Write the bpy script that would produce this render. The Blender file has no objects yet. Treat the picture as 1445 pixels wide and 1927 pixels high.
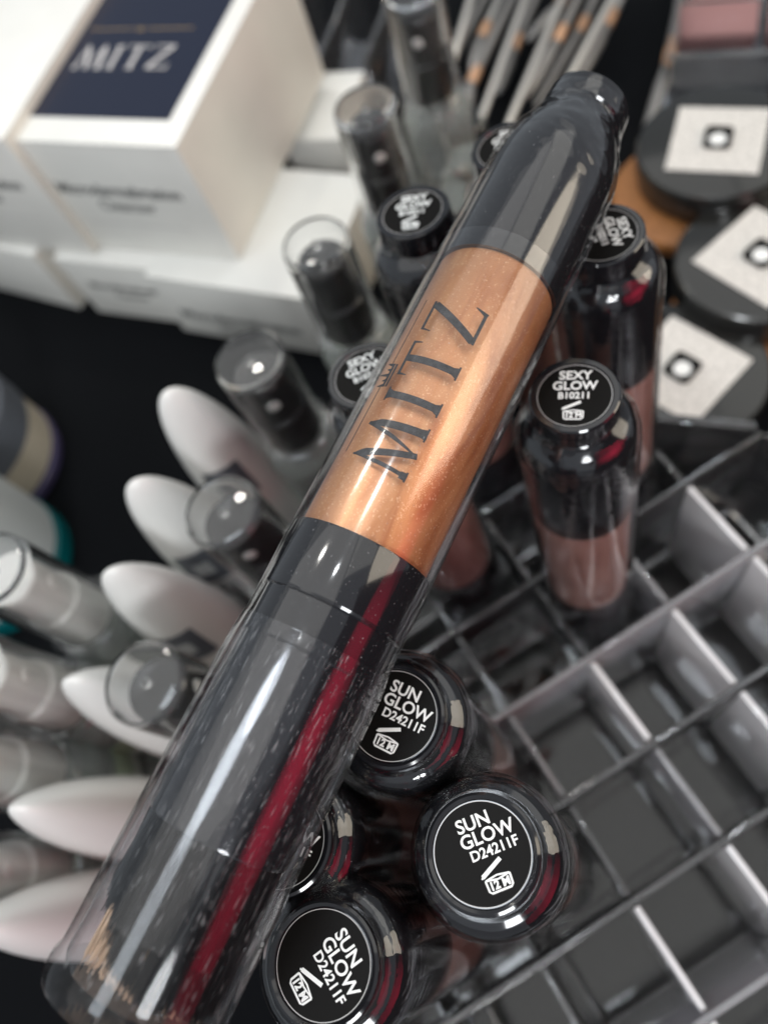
import bpy, bmesh, math, random
import numpy as np
from mathutils import Vector, Matrix
random.seed(7)
sc = bpy.context.scene
C = sc.collection

# ---------------------------------------------------------------- camera, light, exposure
FPX, CX, CY, CAM_H = 1447.0, 722.5, 963.5, 0.245        # focal length and centre in photo pixels, camera height (m)
NADIR = (1098.0, 1618.0)                                  # where plumb lines converge in the photo
_d = Vector((NADIR[0]-CX, -(NADIR[1]-CY), -FPX)).normalized()
_Z = -_d
_X = (Vector((1, 0, 0)) - _Z*_Z.x).normalized()
_Y = _Z.cross(_X)
CAMR = Matrix((_X, _Y, _Z))                               # camera axes -> world axes
cam_d = bpy.data.cameras.new('camera')
cam = bpy.data.objects.new('camera', cam_d)
C.objects.link(cam)
cam.matrix_world = Matrix.Translation((0, 0, CAM_H)) @ CAMR.to_4x4()
cam_d.sensor_fit = 'VERTICAL'
cam_d.sensor_height = 24.0
cam_d.lens = 24.0*FPX/1927.0
cam_d.clip_start, cam_d.clip_end = 0.002, 50.0
cam_d.dof.use_dof = True
cam_d.dof.focus_distance = 0.103
cam_d.dof.aperture_fstop = 8.0
sc.camera = cam

w = bpy.data.worlds.new('World'); sc.world = w; w.use_nodes = True
bg = w.node_tree.nodes['Background']
bg.inputs[0].default_value = (0.84, 0.92, 1.0, 1); bg.inputs[1].default_value = 0.30

def lamp(name, loc, target, sx, sy, power, col):
    l = bpy.data.lights.new(name, 'AREA'); l.shape = 'ELLIPSE' if 'panel' not in name else 'RECTANGLE'; l.size = sx; l.size_y = sy
    l.energy = power; l.color = col
    o = bpy.data.objects.new(name, l); C.objects.link(o); o.location = loc
    o.rotation_euler = (Vector(target)-Vector(loc)).to_track_quat('-Z', 'Y').to_euler()
    return o
lamp('ceiling_panel', (-0.85, 0.55, 2.0), (-0.85, 0.55, 0), 3.0, 3.2, 20.0, (1.0, 0.975, 0.93))     # the pale lit ceiling of the hall
lamp('ceiling_panel', (1.35, 1.45, 2.0), (1.35, 1.45, 0), 1.3, 2.3, 7.0, (1.0, 0.975, 0.90))
lamp('ceiling_lamp', (-0.33, 0.05, 1.5), (-0.02, 0.05, 0.1), 0.38, 0.38, 3.4, (0.84, 0.92, 1.0))
lamp('ceiling_lamp', (0.16, 0.42, 1.5), (0, 0.05, 0.1), 0.08, 0.08, 1.3, (0.93, 0.97, 1.0))
lamp('ceiling_lamp', (-0.5, 0.9, 1.5), (-0.05, 0.1, 0.1), 0.12, 0.12, 2.6, (1.0, 0.97, 0.9))
lamp('stall_lamp', (0.80, 0.14, 0.52), (0, 0.05, 0.12), 0.55, 0.55, 2.4, (1.0, 0.88, 0.70))
lamp('stall_lamp', (0.25, -1.15, 1.05), (-0.05, 0.05, 0.1), 0.40, 0.40, 9.0, (0.95, 0.98, 1.0))
rl = lamp('red_reflection_light', (0.245, -0.150, 0.225), (-0.03, 0.025, 0.15), 0.50, 0.17, 0.055, (0.80, 0.02, 0.075)); rl.data.spread = math.radians(70)  # added unseen red light, only for the red streaks mirrored in the pens

sc.view_settings.view_transform = 'Standard'; sc.view_settings.look = 'None'
sc.view_settings.exposure = 0.36; sc.view_settings.gamma = 1.0; sc.view_settings.use_curve_mapping = False
cy = sc.cycles
cy.max_bounces = 16; cy.transmission_bounces = 14; cy.transparent_max_bounces = 24; cy.glossy_bounces = 6; cy.diffuse_bounces = 3
cy.use_denoising = True; cy.caustics_refractive = True; cy.caustics_reflective = False
cy.sample_clamp_indirect = 6.0

# ---------------------------------------------------------------- helpers
def ray(px, py):
    return (CAMR @ Vector(((px-CX)/FPX, -(py-CY)/FPX, -1.0)))
def at(px, py, h):
    """world point at height h seen at a photo pixel"""
    r = ray(px, py); t = (h-CAM_H)/r.z
    return Vector((0, 0, CAM_H)) + r*t

def link(name, me, mat=None, parent=None, loc=None):
    o = bpy.data.objects.new(name, me); C.objects.link(o)
    if mat is not None and me is not None and not me.materials: me.materials.append(mat)
    if parent is not None: o.parent = parent
    if loc is not None: o.location = loc
    return o
def tag(o, label, cat, group=None):
    o['label'] = label; o['category'] = cat
    if group: o['group'] = group
    return o
def thing(name, label, cat, group=None, mat4=None):
    o = bpy.data.objects.new(name, None); C.objects.link(o)
    o.empty_display_size = 0.01
    if mat4 is not None: o.matrix_world = mat4
    return tag(o, label, cat, group)
def me_from(bm, name, smooth=True, sharp=35):
    bmesh.ops.recalc_face_normals(bm, faces=bm.faces)
    me = bpy.data.meshes.new(name); bm.to_mesh(me); bm.free()
    if smooth:
        me.polygons.foreach_set('use_smooth', [True]*len(me.polygons))
        me.set_sharp_from_angle(angle=math.radians(sharp))
    return me
def lathe(name, prof, seg=64, sharp=35, closed=False, jitter=None):
    """prof: list of (r, z) in mm; closed: the profile is a loop (hollow ring)"""
    bm = bmesh.new(); rings = []
    for r, z in prof:
        if r < 1e-6: rings.append([bm.verts.new((0, 0, z/1000))]); continue
        ring = []
        for i in range(seg):
            a = 2*math.pi*i/seg; rr = r
            if jitter: rr = r + jitter(a, z, r)
            ring.append(bm.verts.new((rr*math.cos(a)/1000, rr*math.sin(a)/1000, z/1000)))
        rings.append(ring)
    pairs = list(zip(rings, rings[1:]))
    if closed: pairs.append((rings[-1], rings[0]))
    for A, B in pairs:
        for i in range(seg):
            j = (i+1) % seg
            if len(A) == 1 and len(B) == 1: continue
            if len(A) == 1: bm.faces.new((A[0], B[i], B[j]))
            elif len(B) == 1: bm.faces.new((A[i], A[j], B[0]))
            else: bm.faces.new((A[i], A[j], B[j], B[i]))
    return me_from(bm, name, True, sharp)
def boxme(name, sx, sy, sz, bev=0.4, base=True, segs=2):
    """box in mm, centred in x,y; stands on z=0 when base"""
    bm = bmesh.new(); bmesh.ops.create_cube(bm, size=1.0)
    for v in bm.verts:
        v.co = Vector((v.co.x*sx/1000, v.co.y*sy/1000, (v.co.z+(0.5 if base else 0))*sz/1000))
    if bev > 0: bmesh.ops.bevel(bm, geom=list(bm.edges), offset=bev/1000, segments=segs, profile=0.6, affect='EDGES')
    return me_from(bm, name, True, 40)
def fnoise(seed):
    r = np.random.RandomState(seed)
    K = r.randint(-5, 6, (14,)); F = r.uniform(0.15, 1.0, (14,)); P = r.uniform(0, 6.28, (14,)); A = r.uniform(0.3, 1, (14,))
    def f(a, z): return float((A*np.sin(K*a*2 + F*z*1.6 + P)).sum()/4.0)
    return f

# ---- materials
M = {}
def nodes(name):
    m = bpy.data.materials.new(name); m.use_nodes = True
    nt = m.node_tree; return m, nt, nt.nodes, nt.links, nt.nodes['Principled BSDF']
def mat(name, col, rough=0.5, metal=0.0, spec=0.5, coat=0.0, var=0.0, vscale=300.0, bump=0.0, bscale=800.0, trans=0.0, ior=1.46):
    m, nt, N, L, p = nodes(name)
    p.inputs['Base Color'].default_value = (*col, 1); p.inputs['Roughness'].default_value = rough
    p.inputs['Metallic'].default_value = metal; p.inputs['Specular IOR Level'].default_value = spec
    p.inputs['Coat Weight'].default_value = coat; p.inputs['Coat Roughness'].default_value = 0.04
    p.inputs['Transmission Weight'].default_value = trans; p.inputs['IOR'].default_value = ior
    tc = N.new('ShaderNodeTexCoord')
    if var > 0:
        n = N.new('ShaderNodeTexNoise'); n.inputs['Scale'].default_value = vscale; n.inputs['Detail'].default_value = 5
        L.new(tc.outputs['Object'], n.inputs['Vector'])
        r = N.new('ShaderNodeMapRange'); r.inputs[1].default_value = 0.3; r.inputs[2].default_value = 0.7
        r.inputs[3].default_value = 1-var; r.inputs[4].default_value = 1+var
        L.new(n.outputs['Fac'], r.inputs['Value'])
        mx = N.new('ShaderNodeMix'); mx.data_type = 'RGBA'; mx.blend_type = 'MULTIPLY'; mx.inputs['Factor'].default_value = 1
        mx.inputs['A'].default_value = (*col, 1); L.new(r.outputs[0], mx.inputs['B']); L.new(mx.outputs['Result'], p.inputs['Base Color'])
    if bump > 0:
        n = N.new('ShaderNodeTexNoise'); n.inputs['Scale'].default_value = bscale; n.inputs['Detail'].default_value = 3
        L.new(tc.outputs['Object'], n.inputs['Vector'])
        b = N.new('ShaderNodeBump'); b.inputs['Strength'].default_value = bump; b.inputs['Distance'].default_value = 0.0004
        L.new(n.outputs['Fac'], b.inputs['Height']); L.new(b.outputs['Normal'], p.inputs['Normal'])
    M[name] = m; return m
def clear(name, rough=0.03, tint=(0.98, 0.98, 0.985), f0=0.045, bump=0.0, scale=(250, 250, 250), haze=0.0, scratch=0.0, speck=False):
    """thin clear plastic: a see-through sheet with a Fresnel gloss on top"""
    m, nt, N, L, p = nodes(name); N.remove(p)
    out = N['Material Output']
    t = N.new('ShaderNodeBsdfTransparent'); t.inputs[0].default_value = (*tint, 1)
    g = N.new('ShaderNodeBsdfGlossy'); g.inputs['Roughness'].default_value = rough
    lw = N.new('ShaderNodeLayerWeight'); lw.inputs['Blend'].default_value = 0.5
    pw = N.new('ShaderNodeMath'); pw.operation = 'POWER'; pw.inputs[1].default_value = 3.6
    L.new(lw.outputs['Facing'], pw.inputs[0])
    mr = N.new('ShaderNodeMapRange'); mr.inputs[3].default_value = f0; mr.inputs[4].default_value = 0.85
    L.new(pw.outputs[0], mr.inputs[0])
    mix = N.new('ShaderNodeMixShader'); L.new(mr.outputs[0], mix.inputs[0]); L.new(t.outputs[0], mix.inputs[1]); L.new(g.outputs[0], mix.inputs[2])
    last = mix
    tc = N.new('ShaderNodeTexCoord')
    if bump > 0:
        mp = N.new('ShaderNodeMapping'); mp.inputs['Scale'].default_value = scale
        L.new(tc.outputs['Object'], mp.inputs[0])
        n = N.new('ShaderNodeTexNoise'); n.inputs['Scale'].default_value = 1; n.inputs['Detail'].default_value = 2.5; n.inputs['Distortion'].default_value = 0.8
        L.new(mp.outputs[0], n.inputs['Vector'])
        b = N.new('ShaderNodeBump'); b.inputs['Strength'].default_value = bump; b.inputs['Distance'].default_value = 0.0006
        L.new(n.outputs['Fac'], b.inputs['Height'])
        L.new(b.outputs[0], g.inputs['Normal']); L.new(b.outputs[0], lw.inputs['Normal'])
    if haze > 0 or scratch > 0:
        df = N.new('ShaderNodeBsdfDiffuse'); df.inputs[0].default_value = (0.85, 0.86, 0.88, 1)
        m2 = N.new('ShaderNodeMixShader'); m2.inputs[0].default_value = haze
        if scratch > 0:
            mp2 = N.new('ShaderNodeMapping'); mp2.inputs['Scale'].default_value = (4200, 4200, 4200) if speck else (3600, 3600, 420)
            L.new(tc.outputs['Object'], mp2.inputs[0])
            v = N.new('ShaderNodeTexNoise'); v.inputs['Scale'].default_value = 1.0; v.inputs['Detail'].default_value = 1.0
            L.new(mp2.outputs[0], v.inputs['Vector'])
            r2 = N.new('ShaderNodeMapRange'); r2.inputs[1].default_value = 0.735 if speck else 0.66; r2.inputs[2].default_value = 0.76 if speck else 0.74
            r2.inputs[3].default_value = haze; r2.inputs[4].default_value = scratch
            L.new(v.outputs['Fac'], r2.inputs[0]); L.new(r2.outputs[0], m2.inputs[0])
        L.new(mix.outputs[0], m2.inputs[1]); L.new(df.outputs[0], m2.inputs[2]); last = m2
    L.new(last.outputs[0], out.inputs['Surface'])
    M[name] = m; return m

mat('black_gloss', (0.012, 0.012, 0.014), 0.10, coat=0.6)
mat('black_satin', (0.014, 0.014, 0.015), 0.32)
mat('black_label', (0.006, 0.0055, 0.005), 0.45, spec=0.09, bump=0.05, bscale=6000)
mat('pump_black', (0.012, 0.012, 0.013), 0.24)
mat('white_print', (0.82, 0.82, 0.80), 0.5)
mat('dark_print', (0.030, 0.031, 0.034), 0.55, var=0.5, vscale=1600)
mat('grey_print', (0.13, 0.13, 0.13), 0.6)
mat('pale_print', (0.52, 0.50, 0.49), 0.4)
mat('gold_print', (0.45, 0.32, 0.17), 0.35, metal=0.6)
mat('white_card', (0.74, 0.73, 0.69), 0.42, bump=0.06, bscale=500, var=0.03, vscale=60)
mat('cream_card', (0.70, 0.66, 0.59), 0.5, var=0.04, vscale=50)
mat('navy', (0.008, 0.012, 0.030), 0.30, spec=0.35)
mat('white_plastic', (0.78, 0.77, 0.74), 0.28)
mat('grey_plastic', (0.10, 0.11, 0.13), 0.35)
mat('beige_label', (0.46, 0.41, 0.33), 0.5)
mat('purple_glass', (0.06, 0.05, 0.11), 0.15)
mat('teal', (0.0, 0.10, 0.11), 0.25)
mat('pale_grey', (0.50, 0.52, 0.52), 0.35)
mat('green_label', (0.40, 0.46, 0.33), 0.5, var=0.2, vscale=80)
mat('silver', (0.52, 0.50, 0.47), 0.30, metal=0.85)
mat('dull_silver', (0.26, 0.25, 0.24), 0.38, metal=0.6)
mat('copper_ferrule', (0.62, 0.37, 0.23), 0.40, metal=0.5)
mat('tan_powder', (0.28, 0.11, 0.03), 0.55, var=0.15)
mat('rose_powder', (0.36, 0.18, 0.17), 0.6)
mat('smoke_powder', (0.20, 0.20, 0.22), 0.5)
mat('bristle_black', (0.010, 0.010, 0.011), 0.35)
mat('bristle_tan', (0.62, 0.44, 0.30), 0.6)
mat('compact_black', (0.016, 0.016, 0.015), 0.16, coat=0.4)
mat('acrylic', (0.93, 0.935, 0.96), 0.01, trans=0.985, ior=1.49)
mat('acrylic_lit_faint', (0.92, 0.92, 0.96), 0.02, trans=0.80, ior=1.49)  # clear acrylic whitened a little, light strips put into its colour
mat('acrylic_lit_bright', (1.0, 0.985, 1.0), 0.03, trans=0.34, ior=1.49)  # clear acrylic whitened more, standing in for bright light strips
mat('acrylic_floor', (0.95, 0.94, 0.92), 0.008, trans=0.985, ior=1.40)
mat('cap_plastic', (0.985, 0.985, 0.98), 0.02, trans=0.99, ior=1.38)
mat('clear_liquid', (0.86, 0.91, 0.87), 0.01, trans=0.80, ior=1.36)
clear('film', 0.09, f0=0.026, bump=0.11, scale=(240, 240, 34), scratch=0.22, speck=True)
clear('film_tight', 0.05, f0=0.065, bump=0.30, scale=(260, 260, 40))
clear('clear_barrel', 0.12, f0=0.045)
clear('clear_cap', 0.09, f0=0.026, scratch=0.13, haze=0.002)
clear('overcap', 0.03, f0=0.055, tint=(0.97, 0.97, 0.965))

def cloth_mat():
    m, nt, N, L, p = nodes('table_cloth')
    p.inputs['Base Color'].default_value = (0.0035, 0.004, 0.005, 1); p.inputs['Roughness'].default_value = 0.85
    p.inputs['Specular IOR Level'].default_value = 0.08
    tc = N.new('ShaderNodeTexCoord')
    n1 = N.new('ShaderNodeTexNoise'); n1.inputs['Scale'].default_value = 14; n1.inputs['Detail'].default_value = 3
    n2 = N.new('ShaderNodeTexWave'); n2.inputs['Scale'].default_value = 900; n2.inputs['Distortion'].default_value = 1.0
    for n in (n1, n2): L.new(tc.outputs['Object'], n.inputs['Vector'])
    ad = N.new('ShaderNodeMath'); ad.operation = 'MULTIPLY_ADD'; ad.inputs[1].default_value = 0.05
    L.new(n2.outputs['Fac'], ad.inputs[0]); L.new(n1.outputs['Fac'], ad.inputs[2])
    b = N.new('ShaderNodeBump'); b.inputs['Strength'].default_value = 0.5; b.inputs['Distance'].default_value = 0.004
    L.new(ad.outputs[0], b.inputs['Height']); L.new(b.outputs[0], p.inputs['Normal'])
    return m
def copper_mat(name, base, deep, pale, metal=0.55, rough=0.33):
    m, nt, N, L, p = nodes(name)
    tc = N.new('ShaderNodeTexCoord')
    mp = N.new('ShaderNodeMapping'); mp.inputs['Scale'].default_value = (150, 150, 38); L.new(tc.outputs['Object'], mp.inputs[0])
    n = N.new('ShaderNodeTexNoise'); n.inputs['Scale'].default_value = 1; n.inputs['Detail'].default_value = 3; n.inputs['Distortion'].default_value = 1.6
    L.new(mp.outputs[0], n.inputs['Vector'])
    cr = N.new('ShaderNodeValToRGB'); e = cr.color_ramp.elements
    e[0].position = 0.30; e[0].color = (*deep, 1); e[1].position = 0.72; e[1].color = (*pale, 1)
    k = e.new(0.50); k.color = (*base, 1)
    L.new(n.outputs['Fac'], cr.inputs[0])
    v = N.new('ShaderNodeTexVoronoi'); v.inputs['Scale'].default_value = 5200; L.new(tc.outputs['Object'], v.inputs['Vector'])
    sp = N.new('ShaderNodeMapRange'); sp.inputs[1].default_value = 0.90; sp.inputs[2].default_value = 1.0; sp.inputs[3].default_value = 0; sp.inputs[4].default_value = 0.45
    sx = N.new('ShaderNodeSeparateColor'); L.new(v.outputs['Color'], sx.inputs[0]); L.new(sx.outputs[0], sp.inputs[0])
    mx = N.new('ShaderNodeMix'); mx.data_type = 'RGBA'; L.new(sp.outputs[0], mx.inputs['Factor']); L.new(cr.outputs[0], mx.inputs['A'])
    mx.inputs['B'].default_value = (0.95, 0.66, 0.42, 1)
    L.new(mx.outputs['Result'], p.inputs['Base Color'])
    p.inputs['Metallic'].default_value = metal; p.inputs['Roughness'].default_value = rough
    b = N.new('ShaderNodeBump'); b.inputs['Strength'].default_value = 0.25; b.inputs['Distance'].default_value = 0.0001
    L.new(v.outputs['Color'], b.inputs['Height']); L.new(b.outputs[0], p.inputs['Normal'])
    M[name] = m; return m
copper_mat('copper_shimmer', (0.60, 0.27, 0.12), (0.42, 0.15, 0.06), (0.70, 0.36, 0.17), 0.45, 0.33)
copper_mat('rose_shimmer', (0.44, 0.23, 0.19), (0.32, 0.15, 0.12), (0.54, 0.31, 0.26), 0.3, 0.4)

# ---- lettering
_txt = {}
def text_me(s, size_mm, bold=0.0, align='CENTER'):
    key = (s, size_mm, bold, align)
    if key in _txt: return _txt[key]
    cu = bpy.data.curves.new('lettering', 'FONT'); cu.body = s; cu.size = size_mm/1000; cu.offset = bold/1000
    cu.align_x = align; cu.align_y = 'CENTER'; cu.resolution_u = 4; cu.extrude = 0.00002
    o = bpy.data.objects.new('tmp', cu); C.objects.link(o)
    bpy.context.view_layer.update()
    me = bpy.data.meshes.new_from_object(o.evaluated_get(bpy.context.evaluated_depsgraph_get()))
    bpy.data.objects.remove(o); me.name = 'lettering'; _txt[key] = me
    return me
def stroke(pts, widths, n=14):
    """polyline with widths -> list of (left, right) points, resampled"""
    P = [Vector(p) for p in pts]; out = []
    T = [0.0]
    for a, b in zip(P, P[1:]): T.append(T[-1]+(b-a).length)
    for i in range(n+1):
        t = T[-1]*i/n; k = max(j for j in range(len(T)) if T[j] <= t+1e-9); k = min(k, len(P)-2)
        u = (t-T[k])/max(T[k+1]-T[k], 1e-9); p = P[k].lerp(P[k+1], u); wd = widths[k]*(1-u)+widths[k+1]*u
        d = (P[k+1]-P[k]).normalized(); nrm = Vector((-d.y, d.x))
        out.append((p+nrm*wd/2, p-nrm*wd/2))
    return out
def serif_letters():
    """M I T Z as stroke lists in a 1-high box; returns {letter: (width, strokes)}"""
    th, tn = 0.15, 0.08
    def foot(x, y, hw, up):                       # a small bracketed serif
        s = 1 if up else -1
        return [([(x, y), (x, y+s*0.035)], [hw*2, hw*1.9], 2), ([(x, y+s*0.03), (x, y+s*0.13)], [hw*1.5, th*0.9], 3)]
    m = [([(0.07, 0.0), (0.13, 0.60), (0.17, 1.04)], [tn, tn, 0.03], 12), ([(0.155, 1.03), (0.23, 0.85), (0.50, 0.0)], [0.03, th, th*0.75], 14),
         ([(0.49, 0.02), (0.66, 0.50), (0.82, 1.03)], [0.03, tn, tn*0.9], 12), ([(0.81, 1.03), (0.86, 0.8), (0.93, 0.0)], [0.03, th, th*1.1], 14)]
    m += foot(0.07, 0, 0.10, True) + foot(0.93, 0, 0.14, True)
    i = [([(0.16, 0), (0.16, 1)], [th, th], 14)] + foot(0.16, 0, 0.15, True) + foot(0.16, 1, 0.15, False)
    t = [([(0.37, 0), (0.37, 1)], [th, th], 14)] + foot(0.37, 0, 0.15, True)
    t += [([(0.0, 0.975), (0.74, 0.975)], [0.055, 0.055], 10), ([(0.015, 1.0), (0.0, 0.82)], [0.06, 0.02], 3), ([(0.725, 1.0), (0.74, 0.82)], [0.06, 0.02], 3)]
    z = [([(0.05, 0.975), (0.70, 0.975)], [0.055, 0.055], 8), ([(0.06, 1.0), (0.02, 0.80)], [0.05, 0.02], 3), ([(0.63, 0.96), (0.08, 0.04)], [th, th], 14),
         ([(0.03, 0.03), (0.72, 0.03)], [0.06, 0.06], 8), ([(0.69, 0.0), (0.77, 0.24)], [0.10, 0.02], 4)]
    return {'M': (1.02, m), 'I': (0.32, i), 'T': (0.74, t), 'Z': (0.76, z)}
def crown_strokes():
    s = [([(-0.5, 0.0), (0.5, 0.0)], [0.12, 0.12], 4)]
    for x, h in ((-0.5, 0.55), (-0.25, 0.42), (0, 0.75), (0.25, 0.42), (0.5, 0.55)):
        s.append(([(x*0.85, 0.10), (x, h)], [0.17, 0.05], 3))
    s.append(([(-0.45, 0.17), (0.45, 0.17)], [0.14, 0.14], 4))
    return s
def strokes_me(items, fmap, name='lettering'):
    """items: strokes; fmap(x, y, layer) -> 3D point"""
    bm = bmesh.new()
    for li, (pts, wd, n) in enumerate(items):
        prev = None
        for a, b in stroke(pts, wd, n):
            va = bm.verts.new(fmap(a.x, a.y, li)); vb = bm.verts.new(fmap(b.x, b.y, li))
            if prev: bm.faces.new((prev[0], prev[1], vb, va))
            prev = (va, vb)
    me = bpy.data.meshes.new(name); bm.to_mesh(me); bm.free(); return me
def wordmark(gap=0.16, spacing=None):
    L = serif_letters(); x = 0; out = []
    for k, ch in enumerate('MITZ'):
        wd, st = L[ch]
        for pts, w_, n in st: out.append(([(p[0]+x, p[1]) for p in pts], w_, n))
        x += wd+gap
    return out, x-gap

# ---------------------------------------------------------------- setting: the black table cloth
bm = bmesh.new()
nx = 90
vs = {}
for i in range(nx+1):
    for j in range(nx+1):
        x = -0.75+1.5*i/nx; y = -0.55+1.6*j/nx
        z = -0.0012+0.0008*math.sin(x*37+y*11)*math.sin(y*29-x*7)
        vs[i, j] = bm.verts.new((x, y, z))
for i in range(nx):
    for j in range(nx): bm.faces.new((vs[i, j], vs[i+1, j], vs[i+1, j+1], vs[i, j+1]))
cl = link('table_cloth', me_from(bm, 'table_cloth'), cloth_mat()); cl['kind'] = 'structure'

# ---------------------------------------------------------------- clear acrylic organizer
ORG_TOP, PITCH, ANG = 0.050, 0.0242, math.radians(30.2)
ga = Vector((math.cos(ANG), math.sin(ANG), 0)); gb = Vector((math.sin(ANG), -math.cos(ANG), 0))
O0 = at(1065, 1506, ORG_TOP); O0.z = 0
def cell(a, b, z=0.0): return O0 + ga*a*PITCH + gb*b*PITCH + Vector((0, 0, z))
A0, A1, B0, B1 = -3, 4, -4, 4
org = thing('acrylic_organizer', 'clear acrylic organizer with a grid of square compartments holding the black pens', 'organizer',
            None, Matrix.Translation(cell(0, 0)) @ Matrix.Rotation(ANG, 4, 'Z'))
# local frame: x = a direction, y = -b direction; the far right corner is cut off diagonally
WT, P_ = 2.3, PITCH*1000
hh = ORG_TOP*1000-3.0
def plate(pts, z0, z1, name):
    bm = bmesh.new(); vs_ = [bm.verts.new((x/1000, y/1000, z0/1000)) for x, y in pts]; f = bm.faces.new(vs_)
    r = bmesh.ops.extrude_face_region(bm, geom=[f])
    for v in r['geom']:
        if isinstance(v, bmesh.types.BMVert): v.co.z = z1/1000
    bmesh.ops.bevel(bm, geom=list(bm.edges), offset=.0003, segments=1, affect='EDGES')
    return me_from(bm, name, True, 40)
e_ = 2.0
link('floor', plate([(A0*P_-e_, -B0*P_+e_), (A0*P_-e_, -B1*P_-e_), (A1*P_+e_, -B1*P_-e_), (A1*P_+e_, 2*P_+e_), (3*P_+e_, 3*P_+e_), (3*P_+e_, -B0*P_+e_)], .4, 2.8, 'floor'), M['acrylic_floor'], org)
LM = {}
def draft(me, axis, k=0.92, ends=False):
    """moulded walls are thicker at the foot"""
    zt_ = max(v.co.z for v in me.vertices)
    for v in me.vertices:
        v.co[axis] *= 1.58-k*v.co.z/zt_
        if ends: v.co[1-axis] *= 1-.062*(1-v.co.z/zt_)
    return me
def long_wall(a0, a1, b, wall):
    key = (a1-a0, wall)
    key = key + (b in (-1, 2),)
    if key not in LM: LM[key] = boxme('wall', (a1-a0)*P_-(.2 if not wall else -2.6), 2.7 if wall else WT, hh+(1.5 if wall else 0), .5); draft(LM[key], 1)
    link('wall' if wall else 'divider', LM[key], M['acrylic_lit_faint' if key[2] else 'acrylic'], org, ((a0+a1)/2*P_/1000, -b*P_/1000, .0030))
for b in range(B0, B1+1):
    long_wall(A0, A1 if b >= -2 else 3, b, b in (B0, B1))
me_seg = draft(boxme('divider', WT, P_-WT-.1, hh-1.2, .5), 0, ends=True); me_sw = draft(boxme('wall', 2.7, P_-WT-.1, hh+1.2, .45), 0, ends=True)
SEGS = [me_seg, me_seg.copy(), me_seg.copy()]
for q_, nm_ in zip(SEGS, ('acrylic', 'acrylic_lit_faint', 'acrylic_lit_bright')): q_.materials.append(M[nm_])
LIT_STRIPS = {(2, -1): 2, (2, 0): 2, (1, 1): 2, (2, 1): 2, (3, -2): 2, (3, -1): 2, (0, 2): 2, (1, 2): 2, (3, 0): 2, (1, 0): 1, (1, -1): 2, (0, 1): 2, (2, -2): 1, (3, 1): 2, (0, -1): 1, (0, 3): 2, (-1, 2): 1}  # dividers whose light strips are whitened into the material
for a in range(A0, A1+1):
    for b in range(B0, B1):
        if a == 4 and b < -2: continue
        wall = a in (A0, A1) or (a == 3 and b == -4)
        link('wall' if wall else 'divider', me_sw if wall else SEGS[LIT_STRIPS.get((a, b), 0)], M['acrylic'], org, (a*P_/1000, -(b+.5)*P_/1000, .0030))
dg = link('wall', boxme('wall', P_*1.414-3.4, 2.7, hh+1.4, .5), M['acrylic'], org, (3.5*P_/1000+.0006, 2.5*P_/1000+.0006, .0030)); dg.rotation_euler = (0, 0, math.radians(-45))

# ---------------------------------------------------------------- glow pens
PL = 132.0
def s2z(prof): return [(r, PL-s) for r, s in prof]
_f1, _f2 = fnoise(3), fnoise(11)
def film_prof(head):
    if head == 'slim':
        return [(6.9, 1.6), (6.95, 3.0), (7.05, 4.2), (7.5, 6.0), (8.2, 8.0), (8.95, 10.2), (9.5, 12.6), (9.9, 15.5), (10.05, 19)] + [(10.1, 19+i*2.4) for i in range(1, 27)] + \
               [(10.05, 84), (10.0, 87), (9.95, 88.8), (10.1, 90), (10.35, 92)] + [(10.38, 92+i*2.4) for i in range(1, 14)]
    if head == 'narrow':
        return [(6.95, 2.2), (6.98, 3.0), (7.0, 4.0), (7.15, 5.0), (7.5, 5.9), (8.3, 6.9), (9.1, 8.0), (9.7, 9.4), (10.0, 11)] + [(10.1, 11+i*2.4) for i in range(1, 30)] + \
               [(10.05, 84), (10.0, 87), (9.95, 88.8), (10.1, 90), (10.35, 92)] + [(10.38, 92+i*2.4) for i in range(1, 14)]
    return [(7.12, 0.7), (7.15, 1.1), (7.2, 1.7), (7.4, 2.05), (7.9, 2.15), (8.7, 2.6), (9.4, 3.4), (9.8, 4.4), (10.05, 5.6)] + [(10.12, 5.6+i*2.4) for i in range(1, 31)] + \
           [(10.05, 84), (10.0, 87), (10.2, 90), (10.35, 92)] + [(10.38, 92+i*2.4) for i in range(1, 14)]
def fine(prof):
    ss = [p[1] for p in prof]; rs = [p[0] for p in prof]
    z = list(np.arange(ss[0], 22, 0.55)) + list(np.arange(22, ss[-1], 1.6)) + [ss[-1]]
    return [(float(np.interp(q, ss, rs)), float(q)) for q in z]
def film_me(head):
    def jit(a, z, r):
        s = PL-z
        k = 0.15 if 2.6 < s < 9 else (0.15-0.11*min((s-9)/7, 1) if s >= 9 else 0.10)
        if s > 30: k = 0.022
        if head == 'wide': k *= 0.3
        if head == 'slim' and 1.9 < s < 20: k = 0.30*(1-max(0, s-10)/11)
        v = _f1(a, z*1.5)
        return k*(abs(v)-0.25+0.3*_f2(a*1.0, z*1.6))
    return lathe('film', s2z(fine(film_prof(head))), 128, 180, jitter=jit)
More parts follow.
